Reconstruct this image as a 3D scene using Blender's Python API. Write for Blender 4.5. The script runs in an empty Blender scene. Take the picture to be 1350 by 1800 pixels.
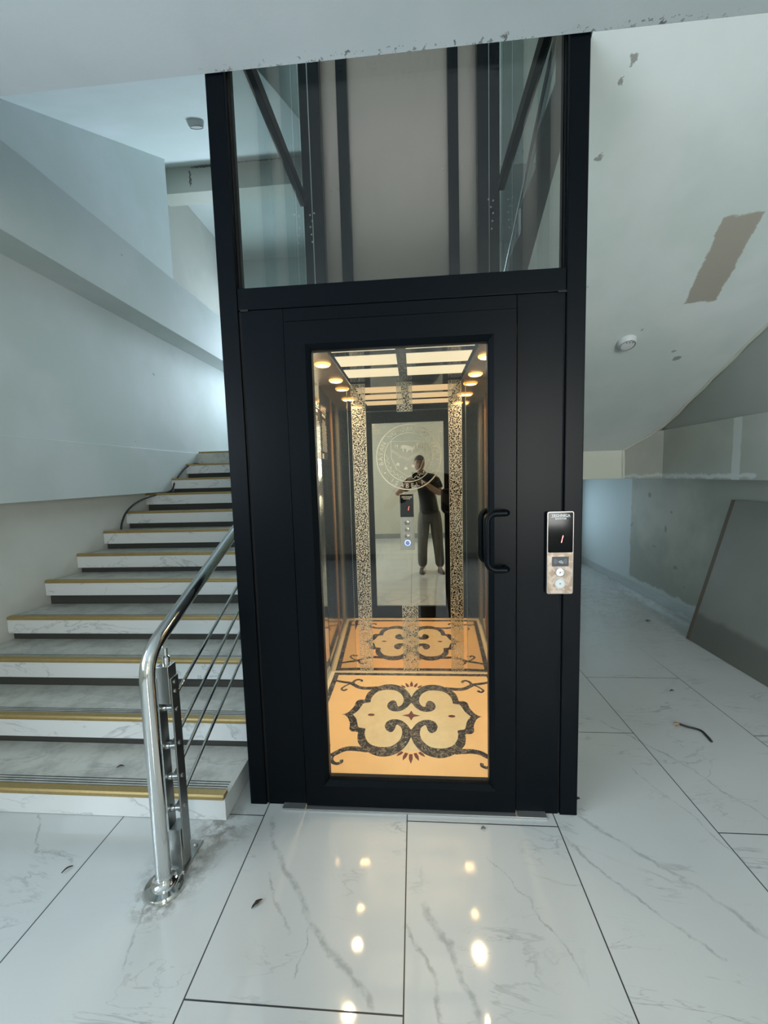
import bpy, bmesh, math, random
from mathutils import Vector, Matrix, Euler
from mathutils.geometry import tessellate_polygon
random.seed(7)
PI = math.pi
SC = bpy.context.scene
COL = SC.collection

# ---------------------------------------------------------------- camera
def cam_setup():
    cx, cy, cz, yaw, pitch, roll, f = .0449, -1.6165, 1.462, .0766, .0925, -.0281, 700.0
    fw = Vector((-math.sin(yaw)*math.cos(pitch), math.cos(yaw)*math.cos(pitch), -math.sin(pitch)))
    r = Vector((math.cos(yaw), math.sin(yaw), 0)); u = r.cross(fw)
    cr, sr = math.cos(roll), math.sin(roll)
    R = cr*r + sr*u; U = -sr*r + cr*u
    cd = bpy.data.cameras.new('camera'); co = bpy.data.objects.new('camera', cd); COL.objects.link(co)
    m = Matrix((R, U, -fw)).transposed().to_4x4(); m.translation = Vector((cx, cy, cz))
    co.matrix_world = m
    cd.sensor_fit = 'VERTICAL'; cd.sensor_height = 24; cd.lens = f/1800*24
    cd.clip_start = .002; cd.clip_end = 100
    SC.camera = co
cam_setup()
SC.view_settings.view_transform = 'Standard'; SC.view_settings.look = 'None'
SC.view_settings.exposure = 0.30; SC.view_settings.gamma = 1.0

# ---------------------------------------------------------------- world and daylight
w = bpy.data.worlds.new('world'); SC.world = w; w.use_nodes = True
w.node_tree.nodes['Background'].inputs[0].default_value = (.55, .75, 1, 1)
w.node_tree.nodes['Background'].inputs[1].default_value = .6

def area(name, loc, target, sx, sy, power, color):
    l = bpy.data.lights.new(name, 'AREA'); l.shape = 'RECTANGLE'; l.size = sx; l.size_y = sy
    l.energy = power; l.color = color
    o = bpy.data.objects.new(name, l); COL.objects.link(o); o.location = loc
    o.rotation_euler = (Vector(target)-Vector(loc)).to_track_quat('-Z', 'Y').to_euler()
    return o
DAY = (.66, .86, 1.0)
area('added_light_rear_right', (1.95, -5.35, 1.6), (1.95, 0, 1.6), 1.3, 2.2, 185, (1.0, .965, .91))  # added light from an invented rear window, brightens the right side
area('daylight_left', (-3.0, -2.9, 1.9), (0, -2.9, 1.4), 3.4, 1.5, 168, (.78, .89, 1.0))
area('added_light_upper_lobby', (0, -.45, 4.75), (0, 3, 4.4), 4.4, 1.6, 20, (.98, .96, 1.0))  # added light that brightens the shaft's back sheet; no source in view
area('daylight_landing', (-1.75, 5.15, 3.2), (-1.75, 0, 2.9), 1.5, 1.5, 100, (.74, .88, 1.0))
area('added_light_upper', (.2, 5.15, 5.6), (.2, 0, 4.8), 4.0, 1.0, 360, (.78, .90, 1.0))  # added light from an invented high window, brightens the upper soffit
area('daylight_under_landing', (1.7, 5.15, .85), (1.7, 0, .9), 1.4, .8, 14, (.66, .88, 1.0))

# ---------------------------------------------------------------- material helpers
class NT:
    def __init__(s, name):
        s.m = bpy.data.materials.new(name); s.m.use_nodes = True
        s.t = s.m.node_tree; s.b = s.t.nodes['Principled BSDF']; s.out = s.t.nodes['Material Output']
    def n(s, typ, **kw):
        x = s.t.nodes.new(typ)
        for k, v in kw.items(): setattr(x, k, v)
        return x
    def l(s, a, b): s.t.links.new(a, b)
    def put(s, sock, v):
        if v is None: return
        if hasattr(v, 'is_output'): s.l(v, sock)
        else: sock.default_value = v
    def math(s, op, a, b=None, c=None, clamp=False):
        x = s.n('ShaderNodeMath', operation=op, use_clamp=clamp)
        s.put(x.inputs[0], a); s.put(x.inputs[1], b); s.put(x.inputs[2], c)
        return x.outputs[0]
    def pos(s): return s.n('ShaderNodeNewGeometry').outputs['Position']
    def obj(s): return s.n('ShaderNodeTexCoord').outputs['Object']
    def sep(s, v):
        x = s.n('ShaderNodeSeparateXYZ'); s.l(v, x.inputs[0]); return x.outputs
    def comb(s, a, b, c):
        x = s.n('ShaderNodeCombineXYZ'); s.put(x.inputs[0], a); s.put(x.inputs[1], b); s.put(x.inputs[2], c); return x.outputs[0]
    def noise(s, v, scale, detail=3, rough=.5, dist=0):
        x = s.n('ShaderNodeTexNoise'); s.l(v, x.inputs['Vector']); x.inputs['Scale'].default_value = scale
        x.inputs['Detail'].default_value = detail; x.inputs['Roughness'].default_value = rough
        x.inputs['Distortion'].default_value = dist; return x.outputs['Fac'], x.outputs['Color']
    def ramp(s, f, a, b, lo=0., hi=1.):
        x = s.n('ShaderNodeMapRange'); x.interpolation_type = 'SMOOTHSTEP'; s.put(x.inputs[0], f)
        x.inputs[1].default_value = a; x.inputs[2].default_value = b; x.inputs[3].default_value = lo; x.inputs[4].default_value = hi
        return x.outputs[0]
    def mix(s, f, a, b):
        x = s.n('ShaderNodeMix', data_type='RGBA'); s.put(x.inputs[0], f)
        s.put(x.inputs[6], a if hasattr(a, 'is_output') else (*a, 1)); s.put(x.inputs[7], b if hasattr(b, 'is_output') else (*b, 1))
        return x.outputs[2]
    def set(s, **kw):
        names = dict(color='Base Color', rough='Roughness', metal='Metallic', spec='Specular IOR Level', coat='Coat Weight',
                     coatr='Coat Roughness', ani='Anisotropic', emc='Emission Color', ems='Emission Strength', ior='IOR', tint='Specular Tint')
        for k, v in kw.items():
            sk = s.b.inputs[names[k]]
            if isinstance(v, tuple): v = (*v, 1)
            s.put(sk, v)
        return s.m
    def bump(s, h, strength=.1, dist=.01):
        x = s.n('ShaderNodeBump'); x.inputs['Strength'].default_value = strength; x.inputs['Distance'].default_value = dist
        s.l(h, x.inputs['Height']); s.l(x.outputs[0], s.b.inputs['Normal'])

def plain(name, color, rough=.5, metal=0., **kw):
    t = NT(name); return t.set(color=color, rough=rough, metal=metal, **kw)

def grained(name, color, rough=.5, metal=0., scale=40, amt=.12, bump=.05, **kw):
    t = NT(name); p = t.obj(); f, _ = t.noise(p, scale, 4, .6)
    c2 = tuple(max(0, c*(1-amt)) for c in color); c1 = tuple(min(1, c*(1+amt)) for c in color)
    t.set(color=t.mix(f, c2, c1), rough=rough, metal=metal, **kw)
    if bump: t.bump(f, bump, .002)
    return t.m

def plaster(name, color, blotch=(.9, .93, .9), amt=.5, seed=0., patch=None, patchcol=None, spots=True, bump=.12):
    """painted cement plaster: large blotches, fine grain, a few chips"""
    t = NT(name); p = t.pos()
    v = t.n('ShaderNodeVectorMath', operation='ADD'); t.l(p, v.inputs[0]); v.inputs[1].default_value = (seed, seed*1.7, seed*.3)
    P = v.outputs[0]
    f1, _ = t.noise(P, 1.3, 4, .55); f2, _ = t.noise(P, 60, 3, .6)
    dark = tuple(c*b for c, b in zip(color, blotch))
    c = t.mix(t.ramp(f1, .38, .66), dark, color)
    if spots:
        f3, _ = t.noise(P, 7, 2, .6)
        f4, _ = t.noise(P, 1.9, 1, .5)
        sp = t.math('MULTIPLY', t.ramp(f3, .735, .76), t.ramp(f4, .5, .6))
        c = t.mix(t.math('MULTIPLY', sp, .6), c, tuple(x*.35 for x in color))
    if patch:
        for fn, pc in zip(patch, patchcol):
            c = t.mix(fn(t, p), c, pc)
    t.set(color=c, rough=.62, spec=.3)
    t.bump(t.math('ADD', t.math('MULTIPLY', f1, 1.5), t.math('MULTIPLY', f2, .25)), bump, .012)
    return t.m

# mask of a soft-edged parallelogram in two world axes; edges torn by noise
def pmask(ax, ay, o, e1, e2, ragged=.02, soft=.01, nscale=14):
    def fn(t, p):
        s = t.sep(p); X, Y = s[ax], s[ay]
        nf, nc = t.noise(p, nscale, 4, .65); n2 = t.sep(nc)
        X = t.math('ADD', X, t.math('MULTIPLY', t.math('SUBTRACT', n2[0], .5), ragged*4))
        Y = t.math('ADD', Y, t.math('MULTIPLY', t.math('SUBTRACT', n2[1], .5), ragged*4))
        dx = t.math('SUBTRACT', X, o[0]); dy = t.math('SUBTRACT', Y, o[1])
        det = e1[0]*e2[1]-e1[1]*e2[0]
        u = t.math('ADD', t.math('MULTIPLY', dx, e2[1]/det), t.math('MULTIPLY', dy, -e2[0]/det))
        v = t.math('ADD', t.math('MULTIPLY', dx, -e1[1]/det), t.math('MULTIPLY', dy, e1[0]/det))
        l1 = math.hypot(*e1); l2 = math.hypot(*e2)
        m = None
        for q, L in ((u, l1), (v, l2)):
            a = t.ramp(q, 0, soft/L); b = t.ramp(q, 1-soft/L, 1, 1., 0.)
            k = t.math('MULTIPLY', a, b); m = k if m is None else t.math('MULTIPLY', m, k)
        return m
    return fn

# ragged chips and stains centred on given points of two world axes
def chips(ax, ay, pts):
    def fn(t, p):
        s = t.sep(p); _, nc = t.noise(p, 45, 3, .6); n2 = t.sep(nc); m = None
        X = t.math('ADD', s[ax], t.math('MULTIPLY', t.math('SUBTRACT', n2[0], .5), .05))
        Y = t.math('ADD', s[ay], t.math('MULTIPLY', t.math('SUBTRACT', n2[1], .5), .05))
        for (a, b, rx, ry) in pts:
            dx = t.math('DIVIDE', t.math('SUBTRACT', X, a), rx); dy = t.math('DIVIDE', t.math('SUBTRACT', Y, b), ry)
            q = t.ramp(t.math('SQRT', t.math('ADD', t.math('MULTIPLY', dx, dx), t.math('MULTIPLY', dy, dy))), .75, 1.15, .9, 0.)
            m = q if m is None else t.math('MAXIMUM', m, q)
        return m
    return fn
def edge_splash(t, p):
    s = t.sep(p); f, _ = t.noise(p, 55, 3, .6); f2, _ = t.noise(p, 6, 2, .5)
    near = t.ramp(s[1], -.075, -.008); xr = t.math('MULTIPLY', t.ramp(s[0], -.8, -.6), t.ramp(s[0], 1.0, 1.3, 1., 0.))
    k = t.ramp(t.math('ADD', f, t.math('MULTIPLY', near, .20)), .775, .80)
    return t.math('MULTIPLY', t.math('MULTIPLY', k, xr), t.math('MULTIPLY', t.ramp(f2, .40, .5), .75))

# ---------------------------------------------------------------- mesh helpers
class MB:
    def __init__(s): s.v = []; s.f = []; s.mi = []; s.cur = 0
    def add(s, vs, fs, mi=None):
        o = len(s.v); s.v += [tuple(v) for v in vs]
        for f in fs: s.f.append(tuple(i+o for i in f)); s.mi.append(s.cur if mi is None else mi)
        return s
    def box(s, x0, x1, y0, y1, z0, z1, mi=None):
        vs = [(x, y, z) for z in (z0, z1) for y in (y0, y1) for x in (x0, x1)]
        return s.add(vs, [(0, 2, 3, 1), (4, 5, 7, 6), (0, 1, 5, 4), (2, 6, 7, 3), (0, 4, 6, 2), (1, 3, 7, 5)], mi)
    def prism(s, poly, axis, a, b, mi=None):
        """poly of 2-D points in the two other axes, extruded along axis from a to b"""
        def P(q, h):
            return {0: (h, q[0], q[1]), 1: (q[0], h, q[1]), 2: (q[0], q[1], h)}[axis]
        n = len(poly); vs = [P(q, a) for q in poly]+[P(q, b) for q in poly]
        fs = [(i, (i+1) % n, n+(i+1) % n, n+i) for i in range(n)]
        tris = tessellate_polygon([[Vector((q[0], q[1], 0)) for q in poly]])
        fs += [tuple(t) for t in tris] + [tuple(n+i for i in reversed(t)) for t in tris]
        return s.add(vs, fs, mi)
    def tube(s, pts, r, seg=12, cap=True, mi=None):
        pts = [Vector(p) for p in pts]; n = len(pts); rs = r if isinstance(r, (list, tuple)) else [r]*n
        vs = []; prev = None
        for i, p in enumerate(pts):
            d = (pts[min(i+1, n-1)]-pts[max(i-1, 0)]).normalized()
            if prev is None:
                a = Vector((0, 0, 1)) if abs(d.z) < .9 else Vector((1, 0, 0)); u = d.cross(a).normalized()
            else: u = (prev-d*prev.dot(d)).normalized()
            prev = u; v = d.cross(u)
            for k in range(seg):
                t = 2*PI*k/seg; vs.append(p+(u*math.cos(t)+v*math.sin(t))*rs[i])
        fs = []
        for i in range(n-1):
            for k in range(seg):
                a = i*seg+k; b = i*seg+(k+1) % seg; fs.append((a, b, b+seg, a+seg))
        if cap: fs += [tuple(reversed(range(seg))), tuple(range((n-1)*seg, n*seg))]
        return s.add(vs, fs, mi)
    def lathe(s, prof, c=(0, 0, 0), axis=2, seg=28, mi=None):
        """prof = [(radius, height)...] around an axis through c"""
        vs = []; c = Vector(c)
        for r, h in prof:
            for k in range(seg):
                t = 2*PI*k/seg; a, b = r*math.cos(t), r*math.sin(t)
                vs.append(c+Vector({2: (a, b, h), 1: (a, h, b), 0: (h, a, b)}[axis]))
        fs = [(i*seg+k, i*seg+(k+1) % seg, (i+1)*seg+(k+1) % seg, (i+1)*seg+k) for i in range(len(prof)-1) for k in range(seg)]
        if prof[0][0] > 1e-5: fs.append(tuple(reversed(range(seg))))
        if prof[-1][0] > 1e-5: fs.append(tuple(range((len(prof)-1)*seg, len(prof)*seg)))
        return s.add(vs, fs, mi)
    def build(s, name, mats, parent=None, smooth=False, bevel=0, sub=0, seg=2):
        me = bpy.data.meshes.new(name); me.from_pydata(s.v, [], s.f)
        for m in (mats if isinstance(mats, (list, tuple)) else [mats]): me.materials.append(m)
        me.polygons.foreach_set('material_index', s.mi); me.update()
        bm = bmesh.new(); bm.from_mesh(me); bmesh.ops.recalc_face_normals(bm, faces=bm.faces); bm.to_mesh(me); bm.free()
        o = bpy.data.objects.new(name, me); COL.objects.link(o)
        if smooth:
            for p in me.polygons: p.use_smooth = True
            if smooth == 'auto':
                me.set_sharp_from_angle(angle=math.radians(40))
        if bevel:
            b = o.modifiers.new('bevel', 'BEVEL'); b.width = bevel; b.segments = seg; b.limit_method = 'ANGLE'; b.angle_limit = math.radians(35)
        if sub:
            q = o.modifiers.new('sub', 'SUBSURF'); q.levels = sub; q.render_levels = sub
        if parent: o.parent = parent; o.matrix_parent_inverse = parent.matrix_world.inverted() if False else Matrix.Translation(-parent.location) if parent.type == 'EMPTY' else Matrix()
        return o

def tag(o, label, cat, group=None, kind=None):
    o['label'] = label; o['category'] = cat
    if group: o['group'] = group
    if kind: o['kind'] = kind
    return o
def thing(name, label, cat, loc=(0, 0, 0), group=None):
    o = bpy.data.objects.new(name, None); COL.objects.link(o); o.location = loc; o.empty_display_size = .1
    return tag(o, label, cat, group)
def struct(name, mb, mats, **kw):
    o = mb.build(name, mats, **kw); o['kind'] = 'structure'; return o

# ================================================================ MATERIALS
FROST_C = (.78, .76, .70)
wall_paint = plaster('wall_paint', (.56, .60, .60), seed=1)
wall_cream = plaster('wall_cream_plaster', (.55, .55, .51), seed=4, blotch=(.88, .88, .86))
slab_paint = plaster('slab_paint', (.60, .64, .665), seed=9, blotch=(.9, .92, .92),
    patch=[edge_splash, chips(0, 1, [(-.165, -.022, .005, .012), (.226, -.016, .006, .010), (.402, -.018, .004, .014), (-.275, -.008, .005, .006), (.94, -.008, .008, .008)])],
    patchcol=[(.16, .17, .17), (.13, .14, .14)])
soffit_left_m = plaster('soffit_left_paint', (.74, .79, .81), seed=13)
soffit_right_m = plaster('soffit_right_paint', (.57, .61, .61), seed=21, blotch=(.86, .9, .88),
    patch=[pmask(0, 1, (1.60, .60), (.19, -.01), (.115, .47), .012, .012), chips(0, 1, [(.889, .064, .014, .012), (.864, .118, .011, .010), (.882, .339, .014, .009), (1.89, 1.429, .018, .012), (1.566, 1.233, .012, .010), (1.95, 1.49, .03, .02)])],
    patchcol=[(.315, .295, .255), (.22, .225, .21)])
raw_wall = plaster('unpainted_plaster', (.56, .555, .485), seed=30, blotch=(.72, .76, .76), bump=.2,
    patch=[pmask(1, 2, (3.40, -.5), (4, 0), (0, 3), .02, .02, 9), pmask(1, 2, (2.2, -.2), (1.4, 0), (0, .36), .03, .03, 6),
           chips(1, 2, [(3.04, 1.158, .03, .03), (2.558, .444, .035, .022), (2.419, .277, .012, .012), (2.655, 1.0, .02, .015), (2.923, .6, .04, .008), (2.736, .815, .02, .04)])],
    patchcol=[(.64, .70, .72), (.66, .70, .68), (.30, .31, .28)])
beam_right_m = plaster('beam_plaster', (.50, .505, .46), seed=35, blotch=(.84, .87, .86),
    patch=[pmask(1, 2, (1.385, 1.3), (.085, 0), (0, .6), .006, .01), pmask(1, 2, (1.25, 1.36), (1.7, 0), (0, .05), .02, .02, 10)],
    patchcol=[(.60, .63, .60), (.62, .66, .65)])
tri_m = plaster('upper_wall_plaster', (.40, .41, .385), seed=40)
beam_back_m = plaster('landing_beam_plaster', (.58, .585, .53), seed=44,
    patch=[chips(0, 2, [(-2.36, 4.80, .014, .09), (-2.20, 4.91, .16, .014), (-1.6, 4.925, .5, .010)])], patchcol=[(.10, .10, .085)])
lobby_wall_m = plaster('lobby_wall_paint', (.60, .555, .48), seed=50)
skirt_m = plain('skirting_tile', (.25, .26, .26), .25)

def floor_material():
    t = NT('marble_floor_tiles'); p = t.pos(); s = t.sep(p); X, Y = s[0], s[1]
    # tile grid: columns .621 wide, rows 1.23 long, neighbouring columns shifted by half a tile
    u = t.math('DIVIDE', t.math('SUBTRACT', X, -.635), .6215)
    col = t.math('FLOOR', u); fu = t.math('SUBTRACT', u, col)
    par = t.math('MODULO', t.math('ADD', col, 100), 2)
    vv = t.math('DIVIDE', t.math('ADD', t.math('SUBTRACT', Y, -.669), t.math('MULTIPLY', par, -.612)), 1.229)
    row = t.math('FLOOR', vv); fv = t.math('SUBTRACT', vv, row)
    du = t.math('MULTIPLY', t.math('MINIMUM', fu, t.math('SUBTRACT', 1, fu)), .6215)
    dv = t.math('MULTIPLY', t.math('MINIMUM', fv, t.math('SUBTRACT', 1, fv)), 1.229)
    d = t.math('MINIMUM', du, dv)
    g = t.ramp(d, .0016, .0028, 1., 0.)
    # marble: veins run diagonally; each tile gets its own offset
    off = t.comb(t.math('MULTIPLY', col, 3.7), t.math('MULTIPLY', row, 5.3), t.math('ADD', col, row))
    va = t.n('ShaderNodeVectorMath', operation='ADD'); t.l(p, va.inputs[0]); t.l(off, va.inputs[1])
    mp = t.n('ShaderNodeMapping'); t.l(va.outputs[0], mp.inputs[0]); mp.inputs['Rotation'].default_value = (0, 0, math.radians(50)); mp.inputs['Scale'].default_value = (.9, 3.2, 1)
    f, _ = t.noise(mp.outputs[0], 1.15, 6, .58, .9)
    v1 = t.ramp(t.math('ABSOLUTE', t.math('SUBTRACT', f, .5)), .0, .013, 1., 0.)
    f2, _ = t.noise(mp.outputs[0], 2.6, 5, .6, .6)
    v2 = t.ramp(t.math('ABSOLUTE', t.math('SUBTRACT', f2, .57)), .0, .010, 1., 0.)
    f3, _ = t.noise(va.outputs[0], 3., 3, .5)
    gate = t.ramp(f3, .46, .66)
    vein = t.math('MULTIPLY', t.math('ADD', t.math('MULTIPLY', v1, .5), t.math('MULTIPLY', v2, .38)), gate)
    # the long veins one can point at, as polylines on the floor
    _, nc = t.noise(p, 9, 5, .65); n2 = t.sep(nc)
    wx = t.math('ADD', X, t.math('MULTIPLY', t.math('SUBTRACT', n2[0], .5), .075))
    wy = t.math('ADD', Y, t.math('MULTIPLY', t.math('SUBTRACT', n2[1], .5), .075))
    fw, _ = t.noise(p, 22, 4, .6)
    segs = []
    for pl, wd in [([(-.602, -.07), (-.55, -.18), (-.475, -.27), (-.327, -.456), (-.202, -.571), (-.099, -.653)], .014),
                   ([(-.53, -.30), (-.475, -.39), (-.383, -.491)], .006), ([(-.33, -.45), (-.33, -.60)], .004),
                   ([(.049, -.384), (.125, -.496), (.192, -.66), (.22, -.78)], .013), ([(-.01, -.45), (.068, -.584), (.10, -.72)], .008),
                   ([(.62, -.11), (.70, -.25), (.80, -.36), (.94, -.49)], .007), ([(.70, .0), (.864, -.161), (1.015, -.299), (1.12, -.43), (1.2, -.5)], .011),
                   ([(1.07, .29), (1.169, .061), (1.235, -.19)], .004), ([(1.1, .66), (1.317, .379), (1.477, .017)], .007),
                   ([(-.927, -.40), (-.861, -.62)], .005), ([(-1.65, -.10), (-1.5, -.25), (-1.3, -.3)], .006), ([(.3, -.2), (.42, -.36), (.5, -.55)], .004)]:
        for a, b in zip(pl, pl[1:]): segs.append((a, b, wd))
    best = None
    for a, b, wd in segs:
        ex, ey = b[0]-a[0], b[1]-a[1]; L2 = ex*ex+ey*ey
        dx = t.math('SUBTRACT', wx, a[0]); dy = t.math('SUBTRACT', wy, a[1])
        h = t.math('DIVIDE', t.math('ADD', t.math('MULTIPLY', dx, ex), t.math('MULTIPLY', dy, ey)), L2, clamp=True)
        qx = t.math('SUBTRACT', dx, t.math('MULTIPLY', h, ex)); qy = t.math('SUBTRACT', dy, t.math('MULTIPLY', h, ey))
        dd = t.math('DIVIDE', t.math('SQRT', t.math('ADD', t.math('MULTIPLY', qx, qx), t.math('MULTIPLY', qy, qy))), wd)
        best = dd if best is None else t.math('MINIMUM', best, dd)
    hv = t.math('MULTIPLY', t.ramp(best, .1, 1.25, 1., 0.), t.ramp(fw, .38, .62, .15, .60))
    vein = t.math('MAXIMUM', vein, hv)
    fb, _ = t.noise(p, 2.2, 3, .5)
    base = t.mix(fb, (.50, .515, .505), (.57, .585, .575))
    c = t.mix(vein, base, (.26, .27, .27))
    # cement dust: in the corner behind the lift and round the rail foot
    fd, _ = t.noise(p, 17, 5, .7)
    def blob(x, y, r0, r1):
        dx = t.math('SUBTRACT', X, x); dy = t.math('SUBTRACT', Y, y)
        return t.ramp(t.math('SQRT', t.math('ADD', t.math('MULTIPLY', dx, dx), t.math('MULTIPLY', dy, dy))), r0, r1, 1., 0.)
    dirt = t.math('MULTIPLY', t.math('MAXIMUM', blob(-.87, -.30, .05, .17), t.math('MAXIMUM', blob(-.80, -.13, .03, .16), blob(-.885, -.40, .06, .11))), t.ramp(fd, .42, .58))
    far = t.math('MULTIPLY', t.ramp(Y, 1.2, 2.6), t.ramp(fd, .40, .66, .1, .65))
    c = t.mix(t.math('MULTIPLY', dirt, .75), c, (.17, .155, .13))
    c = t.mix(t.math('MULTIPLY', far, .6), c, (.30, .31, .28))
    gl = t.math('MULTIPLY', g, t.ramp(Y, 1.1, 1.7, 1., .35))
    c = t.mix(gl, c, (.02, .022, .024))
    fr, _ = t.noise(p, 5, 4, .6)
    r = t.math('ADD', t.ramp(fr, .4, .7, .035, .075), t.math('ADD', t.math('MULTIPLY', g, .5), t.math('ADD', t.math('MULTIPLY', dirt, .5), t.math('MULTIPLY', far, .5))))
    t.set(color=c, rough=r, spec=.6)
    return t.m
floor_m = floor_material()

def step_marble(name, base, groove=False):
    t = NT(name); p = t.pos()
    mp = t.n('ShaderNodeMapping'); t.l(p, mp.inputs[0]); mp.inputs['Rotation'].default_value = (.3, .2, math.radians(35)); mp.inputs['Scale'].default_value = (1.1, 3, 2.4)
    f, _ = t.noise(mp.outputs[0], 1.6, 6, .6, .8)
    v = t.ramp(t.math('ABSOLUTE', t.math('SUBTRACT', f, .5)), 0, .02, .55, 0.)
    fb, _ = t.noise(p, 2.5, 3, .5); v = t.math('MULTIPLY', v, t.ramp(fb, .4, .6))
    c = t.mix(v, base, (.28, .29, .29))
    if groove:
        fd, _ = t.noise(p, 8, 5, .65)
        c = t.mix(t.ramp(fd, .42, .7, 0., .6), c, (.27, .275, .25))
    t.set(color=c, rough=.28 if groove else .10, spec=.5)
    return t.m
step_face_m = step_marble('step_marble', (.64, .66, .66))
step_top_m = step_marble('dusty_step_marble', (.56, .56, .51), True)
gold_m = grained('gold_nosing', (.34, .245, .095), .42, .4, 60, .2, .05)
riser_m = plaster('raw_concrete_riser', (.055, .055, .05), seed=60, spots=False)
groove_m = plain('groove_black', (.02, .02, .02), .7)

frame_m = NT('black_powder_coat')
_f, _ = frame_m.noise(frame_m.obj(), 420, 2, .5)
frame_m.bump(_f, .04, .001); frame_m = frame_m.set(color=(.0009, .0024, .0042), rough=.36, spec=.10)
seam_m = plain('seam_black', (.001, .001, .0015), .8)
steel_m = NT('polished_steel'); _f, _ = steel_m.noise(steel_m.obj(), 30, 3, .6)
steel_m = steel_m.set(color=(.66, .67, .66), metal=1., rough=steel_m.ramp(_f, .3, .8, .07, .2))
satin_m = grained('satin_steel', (.42, .43, .42), .32, 1., 60, .12, .02)
dull_m = grained('dull_aluminium', (.45, .46, .46), .45, .9, 40, .1, .02)
sheet_m = NT('brown_steel_sheet')
_p = sheet_m.obj(); _mp = sheet_m.n('ShaderNodeMapping'); sheet_m.l(_p, _mp.inputs[0]); _mp.inputs['Scale'].default_value = (90, 1, 1.2)
_f, _ = sheet_m.noise(_mp.outputs[0], 3, 3, .6)
sheet_m = sheet_m.set(color=(.36, .285, .235), metal=.8, rough=sheet_m.ramp(_f, .3, .7, .36, .46), ani=.5)

def glass(name, tint, refl=1.0, rough=0.):
    t = NT(name); t.t.nodes.remove(t.b)
    tr = t.n('ShaderNodeBsdfTransparent'); tr.inputs[0].default_value = (*tint, 1)
    gl = t.n('ShaderNodeBsdfGlossy'); gl.inputs['Roughness'].default_value = rough
    ge = t.n('ShaderNodeNewGeometry'); dp = t.n('ShaderNodeVectorMath', operation='DOT_PRODUCT')
    t.l(ge.outputs['Normal'], dp.inputs[0]); t.l(ge.outputs['Incoming'], dp.inputs[1])
    ca = t.math('ABSOLUTE', dp.outputs['Value']); f5 = t.math('POWER', t.math('SUBTRACT', 1, ca, clamp=True), 5)
    fr = t.math('ADD', .042, t.math('MULTIPLY', f5, .958))
    mx = t.n('ShaderNodeMixShader'); t.l(t.math('MULTIPLY', fr, refl, clamp=True), mx.inputs[0]); t.l(tr.outputs[0], mx.inputs[1]); t.l(gl.outputs[0], mx.inputs[2])
    t.l(mx.outputs[0], t.out.inputs[0]); return t.m
glass_m = glass('clear_glass', (.93, .955, .95))
shaft_glass_m = glass('shaft_glass', (.90, .93, .92), 1.0)
window_glass_m = glass('window_glass', (.95, .97, .97), .8)

mirror_m = plain('bronze_mirror', (.86, .69, .54), .012, 1.)
sidemirror_m = plain('side_bronze_mirror', (.66, .57, .45), .05, 1.)
frost_m = plain('frosted_etch', (.70, .66, .56), .42, .75)
def speckle():
    t = NT('etched_speckle_band'); p = t.obj()
    f, _ = t.noise(p, 130, 1.5, .5, .4)
    k = t.ramp(f, .485, .515)
    t.set(color=t.mix(k, (.62, .51, .40), (.88, .80, .66)), metal=t.ramp(k, 0, 1, 1., .72), rough=t.ramp(k, 0, 1, .015, .40))
    return t.m
speckle_m = speckle()

def marble_dark():
    t = NT('dark_inlay_marble'); p = t.obj(); f, _ = t.noise(p, 34, 5, .65, 1.2)
    v = t.ramp(t.math('ABSOLUTE', t.math('SUBTRACT', f, .55)), 0, .03, 1., 0.)
    f2, _ = t.noise(p, 9, 3, .6)
    c = t.mix(t.math('MULTIPLY', v, .8), t.mix(f2, (.010, .009, .008), (.040, .033, .028)), (.50, .43, .36))
    t.set(color=c, rough=.16, spec=.5); return t.m
inlay_dark = marble_dark()
inlay_gold = grained('honey_floor_marble', (.84, .61, .335), .16, 0, 7, .10, 0)
inlay_cream = grained('cream_floor_marble', (.68, .62, .43), .16, 0, 22, .16, 0)
inlay_pale = plain('pale_line_marble', (.80, .72, .54), .2)
inlay_red = plain('maroon_inlay', (.13, .030, .024), .25)

def emis(name, color, strength):
    t = NT(name); t.set(color=(.8, .8, .8), emc=color, ems=strength); return t.m
panel_emit = emis('lit_ceiling_panel', (1, .85, .55), .62)
spot_emit = emis('spot_lamp', (1, .70, .30), 14)
rim_emit = emis('spot_glow_ring', (1, .48, .10), 1.5)  # rim made emissive to imitate the orange glow round each lamp
red_emit = emis('red_led', (1, .03, .02), 5)
blue_emit = emis('blue_led_ring', (.08, .18, 1), 4)
black_gloss = plain('black_mirror_ceiling', (.030, .028, .026), .06, 0., spec=.9)
brushed = grained('brushed_ceiling_steel', (.62, .56, .46), .36, 1., 25, .3, .15)
display_m = plain('black_display_glass', (.002, .0025, .004), .08, 0., spec=.2)
panel_beige = NT('film_covered_steel'); _f, _ = panel_beige.noise(panel_beige.obj(), 22, 3, .6, 1.)
panel_beige = panel_beige.set(color=panel_beige.mix(panel_beige.ramp(_f, .42, .58), (.26, .19, .135), (.40, .33, .28)), metal=.35, rough=.3)
white_print = plain('white_print', (.85, .86, .88), .5)
button_m = plain('button_steel', (.62, .60, .60), .2, .8)
button_lit = plain('button_white', (.55, .58, .58), .25)
plastic_black = plain('black_plastic', (.010, .011, .012), .35)
rubber = plain('black_rubber', (.012, .012, .012), .6)
white_plastic = plain('white_plastic', (.53, .565, .57), .35)
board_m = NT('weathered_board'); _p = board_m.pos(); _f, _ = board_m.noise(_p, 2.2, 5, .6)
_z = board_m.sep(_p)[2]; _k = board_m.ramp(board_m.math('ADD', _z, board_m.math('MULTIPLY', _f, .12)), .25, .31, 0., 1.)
board_m = board_m.set(color=board_m.mix(_k, board_m.mix(_f, (.125, .125, .105), (.175, .175, .15)), board_m.mix(_f, (.20, .205, .18), (.30, .305, .275))), rough=.45)
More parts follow.
